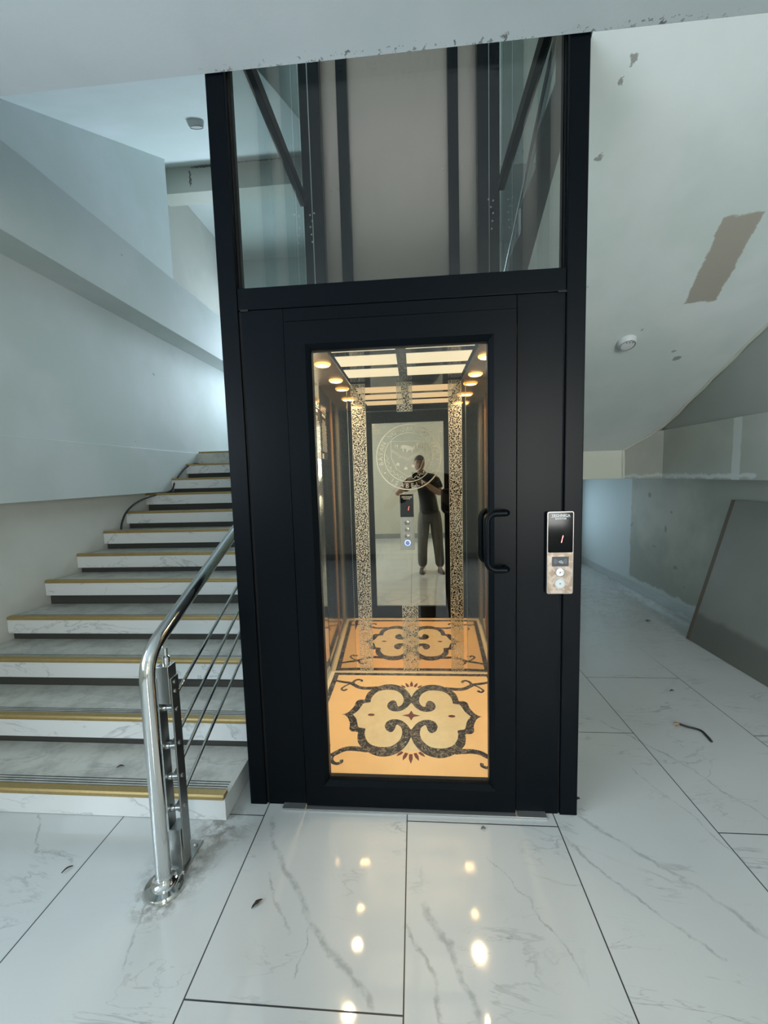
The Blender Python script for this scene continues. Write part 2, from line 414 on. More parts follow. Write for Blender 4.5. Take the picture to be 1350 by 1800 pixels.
board_edge_m = plain('board_brown_edge', (.12, .09, .06), .6)
leaf_m = plain('dry_leaf', (.035, .028, .02), .8)
copper_m = plain('copper', (.5, .28, .12), .4, .8)

# ================================================================ ROOM SHELL
YB, XL, XR, YR = 4.9, -2.735, 2.67, -5.1          # back wall, left wall, right wall, rear wall (behind the camera)
struct('floor', MB().box(XL-.2, XR+.2, YR-.2, YB+.2, -.15, 0), floor_m)
# left wall with a window behind the camera
m = MB(); x0, x1 = XL-.15, XL
m.box(x0, x1, -1.2, YB, 0, 6.6).box(x0, x1, YR, -4.6, 0, 6.6).box(x0, x1, -4.6, -1.2, 0, 1.15).box(x0, x1, -4.6, -1.2, 2.65, 6.6)
struct('wall_left', m, wall_cream)
m = MB().box(XR, XR+.15, YR, YB, 0, 6.6); struct('wall_right', m, raw_wall)
# back wall: windows above the landing, high up (added for light), and under the landing
m = MB(); y0, y1 = YB, YB+.15
m.box(XL-.15, 1.0, y0, y1, 0, 2.45).box(1.0, 2.4, y0, y1, 0, .45).box(1.0, 2.4, y0, y1, 1.25, 2.45).box(2.4, XR+.15, y0, y1, 0, 2.45)
m.box(XL-.15, -2.5, y0, y1, 2.45, 3.95).box(-1.0, XR+.15, y0, y1, 2.45, 3.95).box(XL-.15, XR+.15, y0, y1, 3.95, 5.1)
m.box(XL-.15, -1.8, y0, y1, 5.1, 6.1).box(2.2, XR+.15, y0, y1, 5.1, 6.1).box(XL-.15, XR+.15, y0, y1, 6.1, 6.6)
struct('wall_back', m, wall_paint)
# rear wall (behind the photographer)
m = MB(); y0, y1 = YR-.15, YR
m.box(XL-.15, 1.3, y0, y1, 0, 3.0).box(1.3, 2.6, y0, y1, 0, .5).box(1.3, 2.6, y0, y1, 2.7, 3.0).box(2.6, XR+.15, y0, y1, 0, 3.0)
struct('wall_rear', m, lobby_wall_m)
struct('baseboard_rear', MB().box(XL, 1.3, YR, YR+.015, 0, .11), skirt_m)
struct('ceiling', MB().box(XL-.15, XR+.15, -.02, YB+.15, 6.6, 6.75), wall_paint)
struct('wall_front', MB().box(XL-.15, XR+.15, -.17, -.02, 3.45, 3.95).box(XL-.15, XR+.15, -.17, -.02, 5.55, 6.6).box(XL-.15, -2.2, -.17, -.02, 3.95, 5.55).box(2.2, XR+.15, -.17, -.02, 3.95, 5.55), wall_paint)
struct('ceiling_front', MB().box(XL-.15, XR+.15, YR-.15, -.006, 3.0, 3.45), slab_paint)
# windows
def window(name, ax, rect, at, nx=1):
    a0, a1, z0, z1 = rect; m = MB(); t_ = .05
    def bx(p, q, r, s_):
        if ax == 'y': m.box(p, q, at-.03, at+.03, r, s_)
        else: m.box(at-.03, at+.03, p, q, r, s_)
    bx(a0, a0+t_, z0, z1); bx(a1-t_, a1, z0, z1); bx(a0+t_, a1-t_, z0, z0+t_); bx(a0+t_, a1-t_, z1-t_, z1)
    for i in range(1, nx):
        c = a0+(a1-a0)*i/nx; bx(c-.02, c+.02, z0+t_, z1-t_)
    o = struct(name, m, white_plastic)
    g = MB()
    if ax == 'y': g.box(a0+t_, a1-t_, at-.003, at+.003, z0+t_, z1-t_)
    else: g.box(at-.003, at+.003, a0+t_, a1-t_, z0+t_, z1-t_)
    g.build('pane', window_glass_m, o)
window('window_1', 'x', (-4.6, -1.2, 1.15, 2.65), XL-.08, 4)
window('added_window_2', 'y', (1.3, 2.6, .5, 2.7), YR-.08, 2)  # unseen window, invented for the added rear-right light
window('window_3', 'y', (-2.5, -1.0, 2.45, 3.95), YB+.08, 2)
window('added_window_4', 'y', (-1.8, 2.2, 5.1, 6.1), YB+.08, 4)  # unseen high window, invented for the added upper light
window('window_5', 'y', (1.0, 2.4, .45, 1.25), YB+.08, 2)
window('added_window_6', 'y', (-2.2, 2.2, 3.95, 5.55), -.10, 4)  # unseen opening, added to let light onto the shaft sheet

# beams and bands on the left wall
struct('trim_1', MB().box(XL, -2.63, -1.2, YB, 1.345, 1.795), wall_paint, bevel=.004)
struct('wall_left_upper', MB().box(XL, -2.66, -1.2, YB, 1.795, 3.0), wall_paint)
struct('trim_2', MB().box(XL, -2.40, 0, YB, 3.0, 3.545), wall_paint, bevel=.004)
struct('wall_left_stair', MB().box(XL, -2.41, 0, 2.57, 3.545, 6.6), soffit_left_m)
# left upper soffit rising to the back, with its side
m = MB().prism([(-.005, 3.35), (2.96, 4.925), (2.96, 5.35), (-.005, 3.8)], 0, XL, -.80)
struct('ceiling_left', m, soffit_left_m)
struct('trim_3', MB().box(XL, XR, 2.96, 3.16, 4.655, 5.05).box(.62, XR, 2.961, 3.16, 5.05, 5.9), beam_back_m, bevel=.004)
struct('ceiling_back', MB().box(XL, XR, 3.16, YB, 4.93, 5.07), wall_paint)
# right flight: soffit falling to the back, stepped top
NS = 11
prof = [(-.005, 3.0), (2.66, 1.645), (2.66, 1.784), (2.955, 1.784)]
top = []
for k in range(NS):
    y = 2.94-.285*k; z = 1.80+.153*k
    top += [(y, z), (y, z+.153)]
top += [(-.005, 1.80+.153*NS)]
prof = prof+top
m = MB().prism(prof, 0, .709, 2.36)
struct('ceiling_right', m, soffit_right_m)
m = MB()                                   # filled joint along the soffit's outer edge
pts = [(2.352-.004*(i % 3), .9+i*.1, 3.0-.507*(.9+i*.1)-.004) for i in range(14)]+[(2.30, 2.40, 1.77), (2.24, 2.54, 1.705), (2.185, 2.66, 1.645), (2.185, 2.657, 1.50), (2.19, 2.657, 1.36)]
m.tube(pts, [.011+.005*((i*7) % 5)/5 for i in range(len(pts))], 6)
struct('trim_6', m, beam_back_m)
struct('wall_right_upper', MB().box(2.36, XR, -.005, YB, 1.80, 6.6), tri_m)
struct('trim_4', MB().prism([(2.342, -.8), (2.342, 2.27), (2.19, 2.66), (XR, 2.66), (XR, -.8)], 2, 1.357, 1.80), beam_right_m, bevel=.004)
# landing slab and its beam
struct('floor_landing', MB().box(XL, XR, 3.20, YB, 1.667, 1.785), step_top_m)
struct('trim_5', MB().box(-.8, XR, 2.66, 3.20, 1.357, 1.784), beam_back_m, bevel=.004)
# skirting at the right wall: a far run and a loose-set near piece
struct('baseboard_right', MB().box(XR-.014, XR, 2.25, YB, 0, .10).box(XR-.05, XR-.002, 1.2, 2.33, 0, .11).box(XR-.075, XR-.002, 1.2, 2.42, 0, .035), plain('skirting_white', (.50, .54, .54), .3), bevel=.002)

# ================================================================ STAIRCASE (left flight)
ST = thing('staircase', 'white marble staircase with gold nosings climbing along the left wall', 'staircase', (-1.76, -.09, 0))
NZ = [.099, .247, .408, .556, .727, .868, 1.015, 1.161, 1.321, 1.472, 1.639, 1.798]
xr_s = -.79
for k, z in enumerate(NZ):
    y = -.09+.3012*k; xl = XL+.002 if k < 9 else -2.628
    th = .097
    m = MB(); ye = y+.3012+.03 if k < 11 else y+.10
    # slab: top face dusty, front and side faces polished
    vs = [(xl, y, z-th), (xr_s, y, z-th), (xr_s, ye, z-th), (xl, ye, z-th), (xl, y, z), (xr_s, y, z), (xr_s, ye, z), (xl, ye, z)]
    m.add(vs, [(0, 1, 5, 4), (1, 2, 6, 5), (2, 3, 7, 6), (3, 0, 4, 7), (0, 3, 2, 1)], 0); m.add([vs[i] for i in (4, 5, 6, 7)], [(0, 1, 2, 3)], 1)
    for q in range(4):
        gy = y+.052+q*.014
        m.box(xl+.03, xr_s-.02, gy, gy+.004, z-.001, z+.0006, 2)
    o = m.build('tread', [step_face_m, step_top_m, groove_m], ST)
    n = MB().prism([(y-.004, z-.004), (y-.004, z+.010), (y+.002, z+.018), (y+.034, z+.018), (y+.038, z-.001), (y+.001, z-.001)], 0, xl+.001, xr_s-.004)
    n.build('nosing_strip', gold_m, o, bevel=.0015)
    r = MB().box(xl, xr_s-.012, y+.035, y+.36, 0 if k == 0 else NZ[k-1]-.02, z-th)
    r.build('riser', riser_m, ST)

# ================================================================ STEEL RAILING in front of the stairs
RL = thing('stair_railing', 'polished steel handrail with floor post and thin rods at the stair foot', 'railing', (-.885, -.36, 0))
xr_ = -.885
pts = [(xr_, -.372, .02), (xr_, -.368, .78)]
c0 = Vector((xr_, -.367, .84)); dirr = Vector((.01, .666, .312)).normalized()
for i in range(7):
    a = i/6; p0 = Vector((xr_, -.368, .78)); p1 = Vector((xr_, -.366, .865)); p2 = p1+dirr*.085
    pts.append(tuple((1-a)**2*p0+2*a*(1-a)*p1+a*a*p2))
pts.append(tuple(Vector(pts[-1])+dirr*1.5)); pts.append(tuple(Vector(pts[-1])+dirr*1.5))
pts = [p for i, p in enumerate(pts) if i == 0 or (Vector(p)-Vector(pts[i-1])).length > 1e-4]
# keep the upper part on the stair side of the lift
MB().tube(pts, .0255, 24).build('handrail', steel_m, RL, smooth='auto')
MB().lathe([(.070, 0), (.070, .006), (.064, .014), (.045, .018), (.043, .026), (.034, .030), (.027, .040), (.0265, .055)], (xr_, -.372, 0), 2, 32).build('floor_flange', steel_m, RL, smooth='auto')
bar_x = -.868
for q in ((-.022, .022, -.318, -.262, .006, .17), (-.0225, .0225, -.314, -.266, .66, .80)):
    MB().box(bar_x+q[0], bar_x+q[1], *q[2:]).build('post_block', satin_m, RL, bevel=.002)
for xx in (-.0295, .0235):
    MB().box(bar_x+xx, bar_x+xx+.006, -.312, -.268, .09, .755).build('flat_bar', satin_m, RL, bevel=.001)
MB().box(bar_x-.04, bar_x+.03, -.40, -.19, 0, .006).build('base_plate', satin_m, RL, bevel=.001)
for yy in (-.37, -.215):
    MB().lathe([(.008, .006), (.008, .012), (.004, .016)], (bar_x+.012, yy, 0), 2, 8).build('anchor_bolt', satin_m, RL)
MB().lathe([(.014, .80), (.014, .828), (.008, .834), (.008, .86)], (bar_x, -.288, 0), 2, 20).build('rail_support', steel_m, RL, smooth='auto')
for i, (z0, z1) in enumerate([(.655, .908), (.507, .78), (.386, .667), (.259, .526)]):
    sl = (z1-z0)/.556
    MB().tube([(bar_x, -.285, z0-.03*sl), (bar_x, 1.9, z0+sl*2.155)], .0068, 12).build('rod', steel_m, RL, smooth='auto')
    mb = MB().lathe([(.012, -.023), (.012, -.008), (.009, -.006), (.009, .006), (.012, .008), (.012, .023)], (bar_x, -.290, z0-.022), 0, 14)
    mb.build('rod_holder', satin_m, RL, smooth='auto')
for zz in (.735, .70, .63, .50, .37, .25):
    MB().lathe([(.0075, 0), (.0075, .003), (.004, .004)], (bar_x+.0295, -.290, zz), 0, 12).build('screw', satin_m, RL)
# posts further up the flight
for k in (4, 8):
    yy = -.09+.3012*k+.15; rz = .865+(yy+.366)*.4685
    MB().tube([(bar_x, yy, NZ[k]), (bar_x, yy, rz)], .014, 12).build('baluster_post', steel_m, RL, smooth='auto')

# ================================================================ LIFT SHAFT
SH = thing('elevator_shaft', 'black metal and glass lift shaft standing between the stairs', 'elevator shaft', (0, .7, 0))
ZT = 4.65
for name, (a, b, c, d) in dict(a=(-.72, -.645, 0, .09), b=(.634, .706, 0, .09)).items():
    MB().box(a, b, c, d, 0, ZT).build('corner_post', frame_m, SH, bevel=.004)
for a, b in ((-.69, -.548), (.522, .668)):
    mp_ = MB().box(a, b, 1.33, 1.40, 0, ZT)
    o = mp_.build('rear_post', frame_m, SH, bevel=.004)
    xx = a+.03 if a < 0 else b-.04
    MB().box(xx+.03*(1 if a < 0 else -1), xx+.034*(1 if a < 0 else -1)+.001, 1.3265, 1.33, 0, ZT).build('seam', dull_m, o)
    for q, (dx, dz) in enumerate([(.045, 3.30), (.06, 3.26), (.045, 3.22), (.075, 3.31), (.05, 3.17), (.055, 3.12)]):
        MB().lathe([(.006, 0), (.006, -.004), (.003, -.006)], ((a+dx) if a < 0 else (b-dx), 1.33, dz), 1, 10).build('bolt', dull_m, o)
# inner stop along the front posts
for a, b in ((-.645, -.640), (.629, .634)):
    MB().box(a, b, .03, .05, 2.22, ZT).build('glazing_bead', seam_m, SH)
# transom and side fillers
MB().box(-.645, .634, .004, .085, 2.135, 2.22).build('transom', frame_m, SH, bevel=.003)
MB().box(-.634, -.463, .006, .07, .0, 2.134).build('side_panel', frame_m, SH, bevel=.002)
MB().box(.453, .628, .006, .07, .0, 2.134).build('side_panel', frame_m, SH, bevel=.002)
MB().box(-.462, .452, .006, .07, 2.083, 2.134).build('side_panel', frame_m, SH, bevel=.002)
for q in ((-.6345, -.603, .000, .0055, 2.129, 2.137), (.603, .6345, .000, .0055, 2.129, 2.137), (-.6455, -.6335, .012, .06, 0, 2.134), (.6275, .6345, .012, .06, 0, 2.134)):
    MB().box(*q).build('seam', seam_m, SH)
MB().box(-.64, .629, .034, .044, 2.22, ZT).build('front_glass', shaft_glass_m, SH)
for x in (-.69, .678):
    MB().box(x-.005, x+.005, .09, 1.33, .0, ZT).build('side_glass', shaft_glass_m, SH)
    for z in (0.0, 2.12, 3.36):
        MB().box(x-.02, x+.02, .09, 1.33, z, z+.075).build('side_rail', frame_m, SH, bevel=.003)
MB().box(-.555, .53, 1.43, 1.434, .05, ZT).build('back_sheet', sheet_m, SH)
for a, b in ((-.437, -.362), (.330, .400)):
    MB().box(a, b, 1.375, 1.43, .05, ZT).build('guide_rail', frame_m, SH, bevel=.003)
for x, z in [(-.50, 3.52), (-.455, 3.52), (.30, 3.60), (.44, 3.60), (-.50, 2.86), (-.32, 2.86), (.29, 2.88), (.45, 2.88)]:
    MB().lathe([(.005, 0), (.005, -.003), (.002, -.004)], (x, 1.43, z), 1, 8).build('screw', steel_m, SH)
# door leaf, mitred frame with a sloping inner bead
def ring(mb, loops):
    vs = []; fs = []
    for (a, b, c, d, y) in loops: vs += [(a, y, c), (b, y, c), (b, y, d), (a, y, d)]
    for i in range(len(loops)-1):
        for k in range(4): fs.append((i*4+k, i*4+(k+1) % 4, (i+1)*4+(k+1) % 4, (i+1)*4+k))
    mb.add(vs, fs)
gx0, gx1, gz0, gz1 = -.355, .342, .127, 1.968
m = MB(); b_ = .020
ring(m, [(-.458, .448, .012, 2.077, .045), (-.458, .448, .012, 2.077, -.008), (-.4565, .4465, .0135, 2.0755, -.010),
         (gx0-b_, gx1+b_, gz0-b_, gz1+b_, -.010), (gx0-.003, gx1+.003, gz0-.003, gz1+.003, .006), (gx0, gx1, gz0, gz1, .010), (gx0, gx1, gz0, gz1, .045), (-.458, .448, .012, 2.077, .045)])
DR = m.build('door', frame_m, SH)
MB().box(gx0-.004, gx1+.004, .018, .026, gz0-.004, gz1+.004).build('door_glass', glass_m, DR)
# pull handles, one each side of the leaf
def handle(y, sgn):
    pts = []; r = .034; xa, xb, z0, z1 = .403, .326, 1.078, 1.302; yo = y-.045*sgn
    pts += [(xa, y, z0), (xa, yo+.012*sgn, z0), (xa-.006, yo, z0)]
    for i in range(6): a = i/5*PI/2; pts.append((xb+r-r*math.sin(a), yo, z0+r-r*math.cos(a)))
    for i in range(6): a = i/5*PI/2; pts.append((xb+r-r*math.cos(a), yo, z1-r+r*math.sin(a)))
    pts += [(xa-.006, yo, z1), (xa, yo+.012*sgn, z1), (xa, y, z1)]
    MB().tube(pts, .0125, 16).build('handle', frame_m, DR, smooth='auto')
handle(-.010, 1); handle(.045, -1)
MB().box(-.565, .575, -.026, .01, 0, .009).build('threshold', dull_m, SH, bevel=.001)

# ================================================================ LIFT CABIN
CB = thing('elevator_cabin', 'lit lift cabin with bronze mirrors and honey marble floor behind the glass door', 'elevator cabin', (0, .65, 0))
zf = .02; CX = .60
# floor with marble inlay
S = .0012
m = MB(); m.box(-CX, CX, .085, 1.20, .002, zf, 3)
def flat(poly, z, mi):
    tr = tessellate_polygon([[Vector((q[0], q[1], 0)) for q in poly]]); m.add([(q[0], q[1], z) for q in poly], [tuple(t) for t in tr], mi)
def mirror4(poly, z, mi, four=True):
    cy = .652
    flat(poly, z, mi); flat([(-a, b) for a, b in poly], z, mi)
    if four: flat([(a, 2*cy-b) for a, b in poly], z, mi); flat([(-a, 2*cy-b) for a, b in poly], z, mi)
def rect(a, b, c, d): return [(a, c), (b, c), (b, d), (a, d)]
flat(rect(-.565, .565, .140, 1.165), zf+.0004, 0)
flat(rect(-.530, .530, .176, 1.129), zf+.0008, 1)
outer = [(-.43, .652), (-.406, .648), (-.38, .621), (-.357, .563), (-.352, .514), (-.332, .492), (-.301, .489), (-.298, .456), (-.29, .411), (-.275, .381), (-.253, .354), (-.198, .31), (-.141, .297), (-.086, .314), (-.046, .351), (-.018, .399), (0, .455)]
inner = [(0, .52), (-.008, .532), (-.028, .571), (-.061, .604), (-.101, .613), (-.136, .595), (-.151, .557), (-.144, .52), (-.125, .496), (-.106, .496), (-.093, .522), (-.086, .556), (-.075, .559), (-.057, .535), (-.049, .488), (-.059, .436), (-.083, .397), (-.118, .372), (-.175, .37), (-.221, .392), (-.248, .435), (-.26, .481), (-.262, .520), (-.299, .53), (-.311, .558), (-.326, .609), (-.353, .652)]
def smooth(pl):
    out = []
    n = len(pl)
    for i in range(n-1):
        p0, p1, p2, p3 = pl[max(i-1, 0)], pl[i], pl[i+1], pl[min(i+2, n-1)]
        for t in (0, .33, .66):
            out.append(tuple(.5*((2*p1[k])+(-p0[k]+p2[k])*t+(2*p0[k]-5*p1[k]+4*p2[k]-p3[k])*t*t+(-p0[k]+3*p1[k]-3*p2[k]+p3[k])*t**3) for k in (0, 1)))
    out.append(pl[-1]); return out
full = [(a, b) for a, b in outer]
half = full+[(-a, b) for a, b in reversed(full[:-1])]
allp = half+[(a, 2*.652-b) for a, b in reversed(half[1:-1])]
flat([(a, b) for a, b in allp], zf+.0012, 2)
mirror4(smooth(outer)+smooth(inner)[:-1]+[inner[-1]], zf+.0018, 0)
def stroke(pl, wd, z, mi):
    pl = smooth(pl); n = len(pl); L = []; R_ = []
    for i, q in enumerate(pl):
        a = pl[max(i-1, 0)]; b = pl[min(i+1, n-1)]; dx, dy = b[0]-a[0], b[1]-a[1]; l = math.hypot(dx, dy) or 1
        w_ = wd[0]+(wd[1]-wd[0])*i/(n-1); L.append((q[0]-dy/l*w_/2, q[1]+dx/l*w_/2)); R_.append((q[0]+dy/l*w_/2, q[1]-dx/l*w_/2))
    for i in range(n-1):
        quad = [L[i], L[i+1], R_[i+1], R_[i]]
        for sx in (1, -1):
            for sy in (0, 1):
                m.add([(sx*a, b if not sy else 2*.652-b, z) for a, b in quad], [(0, 1, 2, 3)], mi)
stroke([(-.225, .345), (-.27, .350), (-.318, .352), (-.359, .341), (-.39, .315), (-.43, .285), (-.475, .275), (-.535, .255)], (.04, .024), zf+.0014, 0)
stroke([(-.40, .305), (-.408, .277), (-.395, .249), (-.372, .238), (-.351, .250), (-.354, .268)], (.022, .018), zf+.0016, 0)
stroke([(-.42, .29), (-.455, .325), (-.475, .362), (-.455, .385), (-.438, .365)], (.012, .02), zf+.0016, 0)
for k in range(7):                      # flame petals
    a = math.radians(-90+(k-3)*25); cxp = .030*(k-3)*.9*.8; cyp = .345-.008*(3-abs(k-3)); L_ = .07-.008*abs(k-3)
    d = (math.cos(a)*.75, math.sin(a)); nrm = (-d[1], d[0])
    pet = [(cxp+nrm[0]*.009, cyp+nrm[1]*.009), (cxp+d[0]*L_*.5+nrm[0]*.010, cyp+d[1]*L_*.5+nrm[1]*.010), (cxp+d[0]*L_, cyp+d[1]*L_), (cxp+d[0]*L_*.5-nrm[0]*.010, cyp+d[1]*L_*.5-nrm[1]*.010), (cxp-nrm[0]*.009, cyp-nrm[1]*.009)]
    flat(pet, zf+.0010, 4); flat([(a_, 2*.652-b) for a_, b in pet], zf+.0010, 4)
for sg in (0, 1):
    fl = lambda b: b if not sg else 2*.652-b
    flat([(0, fl(.45)), (-.022, fl(.405)), (-.048, fl(.346)), (.048, fl(.346)), (.022, fl(.405))], zf+.0015, 2)
star = []
for k in range(4):
    a = k*PI/2; rx = .055; star.append((math.cos(a)*rx, .652+math.sin(a)*.05)); star.append((math.cos(a+PI/4)*.020, .652+math.sin(a+PI/4)*.020))
flat(star, zf+.0020, 4)
for sx in (-1, 1): flat([(sx*.241+.021*math.cos(t*PI/8), .652+.013*math.sin(t*PI/8)) for t in range(16)], zf+.0020, 4)
cf = m.build('floor', [inlay_dark, inlay_gold, inlay_cream, inlay_pale, inlay_red], CB); 
# back wall: middle mirror with two side mirrors, speckled etched bands, frosted round seal
BWY = 1.185
bw = MB().box(-.405, .405, BWY, BWY+.012, zf+.002, 2.10).build('back_mirror', mirror_m, CB)
for s_ in (-1, 1):
    m = MB(); m.prism([(s_*.408, BWY+.0005), (s_*.598, BWY-.0055), (s_*.598, BWY+.012), (s_*.408, BWY+.012)], 2, zf+.002, 2.10)
    m.build('side_back_mirror', sidemirror_m, CB)
    MB().box(min(s_*.405, s_*.4078), max(s_*.405, s_*.4078), BWY-.001, BWY+.004, zf+.002, 2.10).build('mirror_joint', satin_m, CB)
E0 = BWY-.0012
for a, b, c, d in ((-.376, -.281, zf+.003, 2.09), (.292, .378, zf+.003, 2.09), (-.06, .043, 1.896, 2.09), (-.055, .055, zf+.003, .518)):
    o = MB().box(a, b, E0, BWY-.0002, c, d).build('etched_band', speckle_m, bw)
    t_ = .0022
    MB().box(a-t_, a, E0, BWY-.0002, c, d).box(b, b+t_, E0, BWY-.0002, c, d).box(a-t_, b+t_, E0, BWY-.0002, d, d+t_).box(a-t_, b+t_, E0, BWY-.0002, c-t_, c).build('band_border', frost_m, bw)

def text_mesh(s, size, depth=.0005):
    cu = bpy.data.curves.new('t', 'FONT'); cu.body = s; cu.size = size; cu.align_x = 'CENTER'; cu.align_y = 'BOTTOM_BASELINE'; cu.extrude = depth
    o = bpy.data.objects.new('t', cu); COL.objects.link(o); dg = bpy.context.evaluated_depsgraph_get()
    me = bpy.data.meshes.new_from_object(o.evaluated_get(dg)); bpy.data.objects.remove(o)
    vs = [v.co.copy() for v in me.vertices]; fs = [tuple(p.vertices) for p in me.polygons]
    bpy.data.meshes.remove(me); return vs, fs
def add_text(mb, s, size, M, mi=None, sx=1.0):
    vs, fs = text_mesh(s, size)
    mb.add([M @ Vector((v.x*sx, v.y, v.z)) for v in vs], fs, mi)
FRONT = Matrix(((1, 0, 0, 0), (0, 0, -1, 0), (0, 1, 0, 0), (0, 0, 0, 1)))     # text plane facing -y
SX, SZ, SR = .012, 1.580, .228
m = MB()
def arc_ring(r0, r1, a0=0, a1=2*PI, n=96):
    vs = []; fs = []
    for i in range(n+1):
        a = a0+(a1-a0)*i/n
        for r in (r0, r1):
            for y in (E0, BWY-.0002): vs.append((SX+r*math.cos(a), y, SZ+r*math.sin(a)))
    for i in range(n):
        o = i*4; q = o+4; fs += [(o, q, q+2, o+2), (o+1, o+3, q+3, q+1), (o, o+1, q+1, q), (o+2, q+2, q+3, o+3)]
    m.add(vs, fs)
arc_ring(SR-.0085, SR); arc_ring(.166, .1715)
def letters(s, r, mid, span, top=True, size=.045):
    n = len(s)
    for i, ch in enumerate(s):
        if ch == ' ': continue
        f = (i-(n-1)/2)/(n-1)*span
        a = mid-f if top else mid+f
        rot = a-PI/2 if top else a+PI/2
        M = Matrix.Translation((SX+r*math.cos(a), E0-.0002, SZ+r*math.sin(a))) @ FRONT @ Matrix.Rotation(rot, 4, 'Z')
        add_text(m, ch, size, M, sx=.92)
letters('BAYAN NG SAN MARIANO', .180, math.radians(95), math.radians(194))
letters('ISABELA', .212, math.radians(-94), math.radians(65), top=False)
for a in (math.radians(-32), math.radians(212)):
    m.lathe([(.007, E0), (.007, BWY-.0002)], (SX+.197*math.cos(a), 0, SZ+.197*math.sin(a)), 1, 14)
def sp(pts): m.prism([(SX+x, SZ+z) for x, z in pts], 1, E0, BWY-.0002)
for a, b in [((-.12, .112), (.112, .112)), ((-.12, .112), (-.12, .0)), ((.112, .112), (.112, .0)), ((-.12, .0), (-.085, -.08)), ((.112, .0), (.08, -.08)), ((-.085, -.08), (-.003, -.135)), ((.08, -.08), (-.003, -.135)),
             ((-.118, .055), (-.004, -.012)), ((.110, .075), (-.004, -.012)), ((-.118, .045), (-.004, -.022)), ((.110, .062), (-.004, -.022))]:
    dx, dz = b[0]-a[0], b[1]-a[1]; l = math.hypot(dx, dz); nx, nz = -dz/l*.0013, dx/l*.0013
    sp([(a[0]+nx, a[1]+nz), (b[0]+nx, b[1]+nz), (b[0]-nx, b[1]-nz), (a[0]-nx, a[1]-nz)])
sp([(-.056, .060), (-.050, .083), (-.030, .087), (.005, .080), (.030, .070), (.045, .078), (.042, .060), (.030, .050), (.028, .035), (.022, .036), (.018, .052), (.000, .048), (-.008, .032), (-.014, .034), (-.016, .058), (-.030, .062), (-.032, .040), (-.040, .042), (-.044, .066)])
for x in (.062, .078, .094): sp([(x-.005, .096), (x+.006, .096), (x+.003, .060), (x-.003, .058)])
for x in (-.09, -.075): sp([(x-.006, .085), (x+.004, .090), (x, .062)])
for x, z in ((-.075, -.045), (-.055, .01), (-.02, -.075), (.03, -.06)): sp([(x-.016, z-.008), (x-.004, z+.012), (x+.012, z+.006), (x+.010, z-.012)])
for i in range(13):                       # leaf sprays under the shield
    for s_ in (-1, 1):
        a = math.radians(-90+s_*(8+i*7)); r = .148; cx_, cz_ = r*math.cos(a), r*math.sin(a); d = a+s_*PI/2+.5*s_*(1 if i % 2 else -1)
        ex, ez = math.cos(d), math.sin(d)
        sp([(cx_-ez*.003, cz_+ex*.003), (cx_+ex*.026, cz_+ez*.026), (cx_+ez*.003, cz_-ex*.003)])
m.build('frosted_seal', frost_m, bw)

# side walls, front returns, ceiling
for s_ in (-1, 1):
    a, b = sorted((s_*.60, s_*.612))
    o = MB().box(a, b, .24, 1.20, zf, 2.10).build('side_wall', sidemirror_m, CB)
    a, b = sorted((s_*.585, s_*.612))
    MB().box(a, b, .09, .24, zf, 2.10).build('front_return', satin_m, CB, bevel=.003)
    a, b = sorted((s_*.593, s_*.60))
    MB().box(a, b, .62, .645, zf, 2.10).build('wall_trim', copper_m, CB, bevel=.002)
    MB().box(a, b, .24, 1.17, zf, zf+.045).build('kick_plate', satin_m, CB)
MB().box(-.60, .60, .085, 1.2, 2.10, 2.13).build('ceiling_plate', black_gloss, CB)
for s_ in (-1, 1):
    a, b = sorted((s_*.385, s_*.60))
    MB().box(a, b, .085, 1.184, 2.094, 2.0995).build('ceiling_side_strip', brushed, CB)
for a, b in ((.018, .365), (-.365, -.036)):
    for c, d in ((.288, .485), (.562, .757), (.834, 1.030)):
        MB().box(a, b, c, d, 2.0985, 2.0995).build('light_panel', panel_emit, CB)
for x in (-.455, .455):
    for y in (.275, .665, 1.055):
        o = MB().lathe([(.046, 2.094), (.046, 2.088), (.036, 2.082), (.034, 2.092)], (x, y, 0), 2, 24).build('spot_glow_rim', rim_emit, CB, smooth='auto')
        MB().lathe([(.001, 2.083), (.020, 2.0835), (.033, 2.087), (.033, 2.092)], (x, y, 0), 2, 20).build('spot_lamp', spot_emit, o)
        l = bpy.data.lights.new('spot_light', 'SPOT'); l.energy = 19; l.color = (1, .72, .42); l.spot_size = math.radians(125); l.spot_blend = .7; l.shadow_soft_size = .025
        lo = bpy.data.objects.new('spot_light', l); COL.objects.link(lo); lo.location = (x, y, 2.078)
# control panel on the back mirror
CP = thing('cabin_control_panel', 'slim steel control panel with four round buttons on the cabin back mirror', 'control panel', (-.007, BWY, .93))
x0, x1, z0, z1 = -.057, .043, .930, 1.327
MB().box(x0, x1, BWY-.022, BWY-.0014, z0, z1).build('plate', plain('panel_satin_steel', (.62, .60, .56), .22, .8), CP, bevel=.002)
MB().box(x0+.004, x1-.004, BWY-.024, BWY-.0222, 1.165, z1-.004).build('display_glass', display_m, CP)
m = MB(); c_ = (x0+x1)/2
add_text(m, 'TECHNICA', .0125, Matrix.Translation((c_, BWY-.0245, 1.303)) @ FRONT, sx=1.15); add_text(m, 'ELEVATOR', .009, Matrix.Translation((c_, BWY-.0245, 1.289)) @ FRONT, sx=1.1)
m.box(x0+.012, x1-.012, BWY-.0250, BWY-.0242, 1.2995, 1.3005); m.build('lettering', white_print, CP)
def one(mb, x, y, z, h):
    for k in (0, 1):
        a = z+k*h*.52; s0 = (a-z)*.22
        mb.prism([(x+s0-.0013, a), (x+s0+.0013, a), (x+s0+h*.46*.22+.0013, a+h*.46), (x+s0+h*.46*.22-.0013, a+h*.46)], 1, y-.0008, y)
